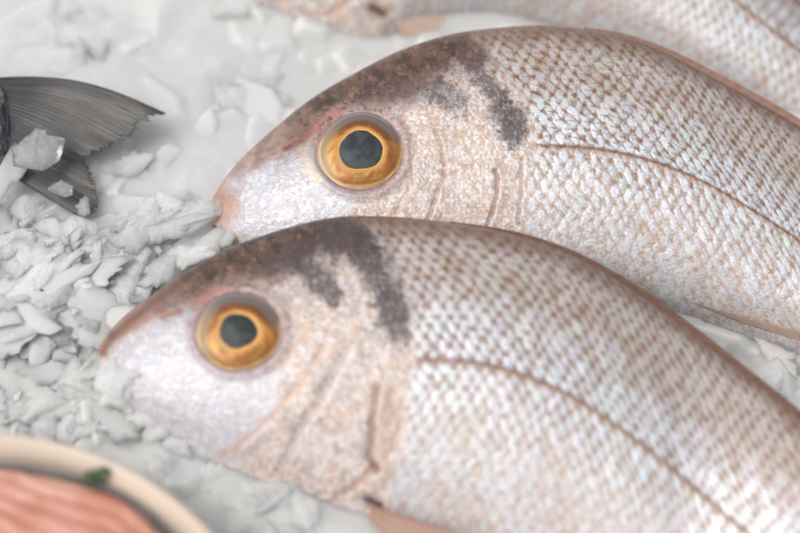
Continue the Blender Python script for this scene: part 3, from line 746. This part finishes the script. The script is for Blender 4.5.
def build_bed():
    def axis(lo, a, b, hi, nfine, ncoarse):
        return np.unique(np.concatenate([np.linspace(lo, a, ncoarse), np.linspace(a, b, nfine), np.linspace(b, hi, ncoarse)]))
    gx = axis(-.42, -.15, .15, .46, 620, 110); gy = axis(-.26, -.125, .16, .46, 600, 90)
    X, Y = np.meshgrid(gx, gy, indexing='ij')
    H = bed_low(X, Y)
    plates(H, gx, gy, X, Y, None, 420, .034, 2.6, .0014, 1, None, .4)
    plates(H, gx, gy, X, Y, None, 1200, .014, 5, .0015, 2, None, .6)
    plates(H, gx, gy, X, Y, None, 2600, .0075, 7, .0011, 12, None, .75)
    plates(H, gx, gy, X, Y, None, 150, .010, 8, .0012, 4, (-120, 330, 235, 360), .6)
    plates(H, gx, gy, X, Y, None, 300, .004, 14, .0012, 5, (-60, 230, 300, 440), .8)
    plates(H, gx, gy, X, Y, None, 60, .014, 2, .0006, 6, (600, 900, 270, 440), .8)
    H += .0005 * (fbm(X * 260, Y * 260, 44, 3) - .5)
    me = np_mesh('ice_bed', np.stack([X, Y, H], -1).reshape(-1, 3), grid_faces(len(gx), len(gy))[:, ::-1])
    # the sheet gets depth: a skirt down to a base
    o = link('ice_bed', me, M_BED); tag(o, 'packed bed of pale melting ice under all the fish', None, None, 'structure')
    if me.polygons[len(me.polygons) // 2].normal.z < 0: me.flip_normals()
    return gx, gy, H
GX, GY, BH = build_bed()
def bed_h(x, y):
    i = min(max(np.searchsorted(GX, x), 1), len(GX) - 2); j = min(max(np.searchsorted(GY, y), 1), len(GY) - 2)
    return float(BH[i - 1:i + 2, j - 1:j + 2].max())

# ------------------------------------------------------------------ loose flakes
def flake_mesh(seed, thick, elong, kind):
    """a broken plate of ice: ragged outline, facetted top, edges that thin out"""
    r = random.Random(seed); na, nr = 64, 11
    th = np.linspace(0, 2 * np.pi, na, endpoint=False)
    k = r.randint(4, 7); t0 = r.uniform(0, 6.28)
    Ro = np.full(na, 1.25)
    for q in range(k):
        tq = t0 + (q + r.uniform(-.3, .3)) * 2 * math.pi / k
        c = np.cos(th - tq); Ro = np.where(c > .05, np.minimum(Ro, r.uniform(.62, .95) / np.maximum(c, .05)), Ro)
    jag = fbm(th * 3.2 + seed, th * 0 + seed, seed, 3) - .5; jag2 = hash2(np.arange(na) // 3, np.arange(na) * 0, seed) - .5
    amp = .5 + .5 * np.sin(th + r.uniform(0, 6))
    Ro = Ro * (1 + (.5 * jag + .42 * jag2) * amp * (.35 if kind == 'chunk' else 1))
    rr = np.linspace(0, 1, nr) ** .8
    X = rr[:, None] * (Ro * np.cos(th))[None]; Y = rr[:, None] * (Ro * np.sin(th))[None] * elong
    Z = np.full(X.shape, thick)
    for q in range(r.randint(3, 6)):
        ang = r.uniform(0, 6.28); sl = thick * r.uniform(.5, 1.6)
        Z = np.minimum(Z, thick * r.uniform(.7, 1.25) - sl * (X * math.cos(ang) + Y * math.sin(ang)))
    e = rr[:, None] ** (6 if kind != 'chunk' else 9)
    Z = Z * (1 - .85 * e) + thick * .30 * (fbm(X * 3 + seed, Y * 3, seed + 5, 3) - .5) * (1 - e)
    if kind == 'melt': Z = Z * (1 - rr[:, None] ** 3)
    Zb = -thick * (.9 if kind == 'chunk' else .45) * (1 - rr[:, None] ** 5) + thick * .1 * (fbm(X * 2 - seed, Y * 2, seed + 6, 2) - .5)
    Zb = np.minimum(Zb, Z - thick * .05)
    bend = r.uniform(-.10, .16)
    top = np.stack([X, Y, Z + bend * X * X], -1); bot = np.stack([X, Y, Zb + bend * X * X], -1)
    Vt = np.concatenate([top[1:].reshape(-1, 3), bot[1:].reshape(-1, 3)]); off = (nr - 1) * na
    i = np.arange(nr - 2)[:, None]; j = np.arange(na)[None]; j2 = (j + 1) % na
    q = lambda o: np.stack([i * na + j + o, (i + 1) * na + j + o, (i + 1) * na + j2 + o, i * na + j2 + o], -1).reshape(-1, 4)
    jj = np.arange(na); jn = (jj + 1) % na; lo = (nr - 2) * na
    rim = np.stack([lo + jj, off + lo + jj, off + lo + jn, lo + jn], -1)
    cap = []
    for o, rev in ((0, 0), (off, 1)):
        for k_ in range(na // 2 - 1):
            c_ = [o + k_, o + k_ + 1, o + na - 2 - k_, o + na - 1 - k_]; cap.append(c_[::-1] if rev else c_)
    me = np_mesh('ice_flake', Vt, np.concatenate([q(0), q(off)[:, ::-1], rim, np.array(cap)]))
    ev = np.concatenate([np.repeat(rr[1:] ** 3, na)] * 2); set_float(me, 'thin', ev)
    bm = bmesh.new(); bm.from_mesh(me); bmesh.ops.recalc_face_normals(bm, faces=bm.faces[:]); bm.to_mesh(me); bm.free()
    me.set_sharp_from_angle(angle=rad(32))
    return me

def proto_set(n, seed, tr, er, material, kind='flake'):
    out = []
    r = random.Random(seed)
    for i in range(n):
        me = flake_mesh(seed * 100 + i, r.uniform(*tr), r.uniform(*er), kind); me.materials.append(material); out.append(me)
    return out
THIN = proto_set(18, 1, (.05, .10), (.3, .65), M_FLAKE)
MILKY = proto_set(14, 2, (.07, .14), (.35, .75), M_WHITE)
SHEET = proto_set(8, 7, (.05, .1), (.4, .8), M_SHEET, 'melt')
CHIP = proto_set(10, 3, (.3, .6), (.5, .9), M_WHITE, 'chunk')
CLEAR = proto_set(6, 4, (.35, .6), (.6, .95), M_CLEAR, 'chunk')

R_ = random.Random(99)
def place(me, px_, py_, size, rot, tilt, dz, name, label, cat, group=None):
    p = px_on(px_, py_, 0.0); z = bed_h(p[0], p[1])
    p = px_on(px_, py_, z + dz)
    o = bpy.data.objects.new(name, me); COL.objects.link(o)
    o.location = Vector(p); o.scale = (size,) * 3
    o.rotation_euler = (tilt[0], tilt[1], rot)
    tag(o, label, cat, group)
    return o

HEAP = 'angular translucent ice flake piled in the heap below the dark tail'
for i in range(140):
    x = R_.uniform(-50, 255); y = R_.uniform(208, 330)
    if 35 < x < 125 and y < 250: y = R_.uniform(248, 330)
    if x > 150 and y > 270 - (x - 150) * .55: continue
    me = R_.choice(THIN + MILKY)
    place(me, x, y, R_.uniform(.006, .0155), rad(R_.gauss(42, 35)), (rad(R_.gauss(10, 6)), rad(R_.gauss(-3, 6))), R_.uniform(-.0012, .0024),
          'ice_flake', HEAP, 'ice flake', 'loose flakes of the ice heap')
for i in range(85):
    x = R_.uniform(-40, 245); y = R_.uniform(205, 335)
    if 35 < x < 125 and y < 236: y += 34
    if x > 150 and y > 270 - (x - 150) * .55: continue
    place(R_.choice(THIN), x, y, R_.uniform(.002, .0055), rad(R_.gauss(42, 45)), (rad(R_.gauss(16, 14)), rad(R_.gauss(-4, 14))), R_.uniform(.0012, .0046),
          'ice_sliver', 'small thin ice sliver lying on top of the flakes in the heap', 'ice sliver', 'slivers on the ice heap')
for i in range(40):
    x = R_.uniform(-40, 105); y = R_.uniform(300, 430)
    place(R_.choice(CHIP + MILKY), x, y, R_.uniform(.0015, .0042), R_.uniform(0, 6.3), (R_.uniform(-.3, .3), R_.uniform(-.3, .3)), R_.uniform(-.0016, .0),
          'ice_chip', 'small rounded ice chip in the soft slush left of the front bream snout', 'ice chip', 'chips in the slush')
for i in range(24):
    x = R_.uniform(20, 400); y = R_.uniform(-20, 130)
    if y > 150 - (x - 150) * .62 and x > 200: continue
    if y > 70 and x < 175: continue
    place(R_.choice(SHEET), x, y, R_.uniform(.008, .018), rad(R_.gauss(40, 40)), (rad(R_.gauss(4, 4)), rad(R_.gauss(0, 4))), -.0006,
          'ice_sheet', 'wide flat half melted ice sheet in the smooth pale area behind the middle bream head', 'ice sheet', 'melted sheets behind the fish')
for i in range(9):
    t_ = R_.random(); x = 650 + 150 * t_; y = R_.uniform(318 + 40 * t_, 345 + 75 * t_)
    place(R_.choice(SHEET), x, y, R_.uniform(.004, .009), R_.uniform(0, 6.3), (rad(R_.gauss(8, 8)), rad(R_.gauss(0, 8))), -.001,
          'ice_shard', 'thin greyish ice shard in the gap between the two sharpest bream bodies', 'ice shard', 'shards between the fish')
def on_flank(fd, me, px_, py_, size, rot, lift, name, label, cat, group):
    i = np.argmin((fd['px'] - px_) ** 2 + (fd['py'] - py_) ** 2); p = fd['X'].reshape(-1, 3)[i]; n = fd['nrm'].reshape(-1, 3)[i]
    n = n * .5 + np.array([0, 0, .5]); n /= np.linalg.norm(n)
    o = bpy.data.objects.new(name, me); COL.objects.link(o); o.location = Vector(p + n * lift); o.scale = (size,) * 3
    o.rotation_euler = (Vector(n).to_track_quat('Z', 'Y') @ Matrix.Rotation(rot, 3, 'Z').to_quaternion()).to_euler(); tag(o, label, cat, group)
for q_, (x, y) in enumerate([(112, 392), (124, 404), (140, 416), (158, 430), (178, 444), (200, 458), (222, 470), (250, 484), (116, 376), (150, 446), (190, 466), (282, 502), (312, 514), (236, 492)]):
    on_flank(ff, (THIN + MILKY)[(q_ * 5) % 32], x, y, R_.uniform(.0045, .0085), R_.uniform(0, 6.3), .0004, 'ice_lump', 'wet translucent ice lump along the chin of the front bream', 'ice lump', 'lumps under the front chin')
for i in range(44):
    x = R_.uniform(-60, 125); y = R_.uniform(315, 435)
    if x > 95 and y < 395: continue
    place(R_.choice(MILKY + SHEET + SHEET), x, y, R_.uniform(.004, .010), rad(R_.gauss(42, 50)), (rad(R_.gauss(8, 6)), rad(R_.gauss(0, 6))), R_.uniform(-.0014, .0004),
          'ice_flake', 'soft focus small ice flake in the slush between the heap and the cream plate', 'ice flake', 'small flakes above the plate')
for i in range(14):
    t_ = R_.random(); x = 110 + 230 * t_; y = 400 + 130 * t_ + R_.uniform(-6, 40)
    place(R_.choice(THIN + SHEET), x, y, R_.uniform(.004, .0085), R_.uniform(0, 6.3), (R_.uniform(-.3, .3), R_.uniform(-.3, .3)), R_.uniform(-.0015, .0005),
          'ice_lump', 'wet translucent ice lump along the chin of the front bream', 'ice lump', 'lumps under the front chin')
# single pieces one can point at
def solo(me, px_, py_, z, size, rot, tilt, name, label, cat, stretch=(1, 1, 1)):
    o = bpy.data.objects.new(name, me); COL.objects.link(o); o.location = Vector(px_on(px_, py_, z))
    o.scale = tuple(size * s for s in stretch); o.rotation_euler = (tilt[0], tilt[1], rot); tag(o, label, cat); return o
solo(CLEAR[0], 36, 152, .018, .0098, .9, (.45, .1, 0), 'ice_chunk', 'large clear grey ice chunk lying on the dark fish tail', 'ice chunk', (1, 1, .8))
solo(CLEAR[1], 62, 189, .0125, .0042, .2, (.3, .3, 0), 'ice_chunk', 'small clear ice lump just under the large chunk on the dark tail', 'ice chunk')
solo(MILKY[1], 6, 176, .014, .0085, 1.2, (.6, -.2, 0), 'ice_chunk', 'white ice slab at the left edge beside the clear grey chunk', 'ice chunk')
solo(MILKY[4], 130, 164, .0035, .0075, .3, (.2, .1, 0), 'ice_flake', 'pale flat ice flake tucked in the fork of the dark tail', 'ice flake')
solo(THIN[3], 84, 207, .0115, .0042, 1.45, (.5, .1, 0), 'ice_flake', 'narrow upright ice splinter in front of the lower tail lobe', 'ice flake')
solo(THIN[5], 138, 236, .011, .0105, .95, (.45, .1, 0), 'ice_flake', 'long pale ice blade leaning right of the lower tail lobe', 'ice flake')
solo(THIN[9], 160, 232, .010, .0125, .35, (.35, .0, 0), 'ice_flake', 'broad rounded ice plate right of the long leaning blade', 'ice flake')
solo(THIN[10], 196, 215, .010, .0095, .5, (.35, .0, 0), 'ice_flake', 'rounded ice plate just left of the middle bream snout', 'ice flake')

solo(THIN[12], 214, 240, .0075, .0095, .7, (.25, .0, 0), 'ice_flake', 'large ice flake wedged between the middle bream snout and the front bream forehead', 'ice flake')
solo(THIN[14], 186, 258, .0085, .0085, .2, (.25, -.1, 0), 'ice_flake', 'tilted ice flake touching the front bream forehead left of the wedged large flake', 'ice flake')
solo(THIN[6], 232, 232, .0075, .0075, 1.0, (.2, .0, 0), 'ice_flake', 'thin ice flake right under the mouth of the middle bream', 'ice flake')
solo(THIN[11], 160, 274, .0085, .0085, .9, (.25, .1, 0), 'ice_flake', 'pale ice flake close to the front bream snout at the right end of the heap', 'ice flake')

# ------------------------------------------------------------------ plate with the salmon cut
def build_plate():
    z0 = .030
    rim = on_z([0, 60, 120, 170, 215], [432, 440, 462, 492, 533], z0)[:, :2]
    A_ = np.c_[2 * rim, np.ones(5)]; sol = np.linalg.lstsq(A_, (rim ** 2).sum(1), rcond=None)[0]
    cx, cy = sol[0], sol[1]; Rr = math.sqrt(sol[2] + cx * cx + cy * cy)
    root = empty('plate', (cx, cy, 0))
    tag(root, 'round cream plate with a thick pale rim at the lower left corner', 'plate')
    pr = [(0.0, .012), (.5, .012), (.80, .0125), (.87, .0145), (.925, .0215), (.95, .0270), (.972, .0295), (.985, .0300), (1.0, .0290), (1.004, .0270), (.985, .0240), (.92, .012), (.70, .003), (.55, 0.0), (0, 0.0)]
    pr = catmull(np.array(pr), 90)
    na = 200; th = np.linspace(0, 2 * np.pi, na, endpoint=False)
    X = np.stack([cx + pr[:, 0][:, None] * Rr * np.cos(th), cy + pr[:, 0][:, None] * Rr * np.sin(th), pr[:, 1][:, None] + 0 * th[None]], -1)
    i = np.arange(89)[:, None]; j = np.arange(na)[None]; j2 = (j + 1) % na
    me = np_mesh('dish', X.reshape(-1, 3), np.stack([i * na + j, i * na + j2, (i + 1) * na + j2, (i + 1) * na + j], -1).reshape(-1, 4))
    m, t, p = mat('cream_glaze'); n = noise_node(t, 40, 4)
    rp = t.nodes.new('ShaderNodeValToRGB'); rp.color_ramp.elements[0].color = (*lin(196, 177, 158), 1); rp.color_ramp.elements[1].color = (*lin(217, 203, 187), 1)
    t.links.new(n.outputs['Fac'], rp.inputs[0]); t.links.new(rp.outputs[0], p.inputs['Base Color']); p.inputs['Roughness'].default_value = .35
    adopt(link('dish', me, m), root)
    # salmon: a thick round cut with its dark skin round it
    inner = on_z([0, 50, 100, 140, 165], [461, 468, 487, 507, 533], .027)[:, :2]
    ri = float(np.mean(np.hypot(inner[:, 0] - cx, inner[:, 1] - cy)))
    fr = empty('salmon_cut', (cx, cy, .012)); tag(fr, 'orange pink salmon cut with pale streaks filling the cream plate', 'fish cut')
    nr = 120; r = np.linspace(0, 1, nr); na = 420; th = np.linspace(0, 2 * np.pi, na, endpoint=False)
    XX = r[:, None] * np.cos(th); YY = r[:, None] * np.sin(th)
    wob = 1 + .012 * np.sin(7 * th) + .01 * np.sin(13 * th + 1)
    k = fbm(XX * 3 + 4, YY * 3, 61, 4); k2 = fbm(XX * 9, YY * 9, 63, 3)
    lines = np.abs(((np.hypot(XX + .5, YY + .9) * 15 + 2.2 * k) % 1) - .5) * 2
    zz = .0262 + .0016 * (k - .5) + .0006 * lines - .0014 * r[:, None] ** 10
    top = np.stack([cx + XX * ri * .985 * wob, cy + YY * ri * .985 * wob, zz], -1)
    c = lin(192, 128, 108) + (lin(208, 158, 140) - lin(192, 128, 108)) * sstep(.4, .65, k)[..., None]
    c = mixc(c, lin(222, 186, 166), sstep(.72, .95, lines) * .6 * sstep(.3, .6, k2)); c = mixc(c, lin(172, 100, 78), sstep(.6, .8, k2) * .5)
    bot = top[-1:].copy(); bot[..., 2] = .0135
    Vt = np.concatenate([top, bot]).reshape(-1, 3); n2 = nr + 1
    i = np.arange(n2 - 1)[:, None]; j = np.arange(na)[None]; j2 = (j + 1) % na
    me = np_mesh('flesh', Vt, np.stack([i * na + j, (i + 1) * na + j, (i + 1) * na + j2, i * na + j2], -1).reshape(-1, 4))
    set_col(me, 'pigment', np.concatenate([c, c[-1:]]).reshape(-1, 3))
    m, t, p = mat('salmon_flesh'); a = t.nodes.new('ShaderNodeAttribute'); a.attribute_name = 'pigment'; t.links.new(a.outputs['Color'], p.inputs['Base Color'])
    p.inputs['Roughness'].default_value = .35; p.inputs['Subsurface Weight'].default_value = .3; p.inputs['Subsurface Scale'].default_value = .003; p.inputs['Subsurface Radius'].default_value = (1, .5, .3)
    adopt(link('flesh', me, m), fr)
    prf = np.array([(.990, .0135), (.990, .0245), (.995, .0262), (1.001, .0268), (1.006, .0262), (1.009, .0245), (1.009, .0135)])
    Xs = np.stack([cx + prf[:, 0][:, None] * ri * wob * np.cos(th), cy + prf[:, 0][:, None] * ri * wob * np.sin(th), prf[:, 1][:, None] + .0006 * np.sin(11 * th)[None]], -1)
    i = np.arange(6)[:, None]
    me = np_mesh('skin', Xs.reshape(-1, 3), np.stack([i * na + j, i * na + j2, (i + 1) * na + j2, (i + 1) * na + j], -1).reshape(-1, 4))
    m, t, p = mat('salmon_skin'); n = noise_node(t, 160, 3); rp = t.nodes.new('ShaderNodeValToRGB'); rp.color_ramp.elements[0].color = (*lin(62, 62, 66), 1); rp.color_ramp.elements[1].color = (*lin(126, 122, 122), 1)
    t.links.new(n.outputs['Fac'], rp.inputs[0]); t.links.new(rp.outputs[0], p.inputs['Base Color']); p.inputs['Roughness'].default_value = .4
    adopt(link('skin', me, m), fr)
    # scrap of herb on the skin
    hc = on_z([99], [479], .0285)[0]
    hr = empty('herb_leaf', tuple(hc)); tag(hr, 'small dark green herb scrap on the edge of the salmon cut', 'herb')
    m, t, p = mat('herb_green'); n = noise_node(t, 500, 3); rp = t.nodes.new('ShaderNodeValToRGB'); rp.color_ramp.elements[0].color = (.02, .045, .012, 1); rp.color_ramp.elements[1].color = (.07, .12, .03, 1)
    t.links.new(n.outputs['Fac'], rp.inputs[0]); t.links.new(rp.outputs[0], p.inputs['Base Color']); p.inputs['Roughness'].default_value = .45
    for q, (ang, ln, wd) in enumerate([(2.9, .0042, .0016), (.9, .0040, .0014), (1.8, .0026, .0012)]):
        nn, mm_ = 12, 5; V_ = []
        for a_ in range(nn):
            s = a_ / (nn - 1); wv = wd * math.sin(math.pi * min(1, .08 + s * .92)) ** .7 * (1 + .25 * math.sin(a_ * 2.6))
            for b_ in range(mm_):
                f_ = b_ / (mm_ - 1) * 2 - 1
                V_.append((math.cos(ang) * s * ln - math.sin(ang) * wv * f_ + hc[0], math.sin(ang) * s * ln + math.cos(ang) * wv * f_ + hc[1], hc[2] + .0014 * math.sin(s * 3) - .0006 * f_ * f_ + .0002 * q))
        nV = len(V_); V_ += [(x, y, z - .0003) for x, y, z in V_]
        e = [a_ * mm_ for a_ in range(nn)] + [(nn - 1) * mm_ + b_ for b_ in range(1, mm_)] + [a_ * mm_ + mm_ - 1 for a_ in range(nn - 2, -1, -1)] + [b_ for b_ in range(mm_ - 2, 0, -1)]
        rim_ = [[a, b, b + nV, a + nV] for a, b in zip(e, e[1:] + e[:1])]
        me = np_mesh('leaf', V_, np.concatenate([grid_faces(nn, mm_)[:, ::-1], grid_faces(nn, mm_, nV), np.array(rim_)]))
        adopt(link('leaf', me, m), hr)
build_plate()
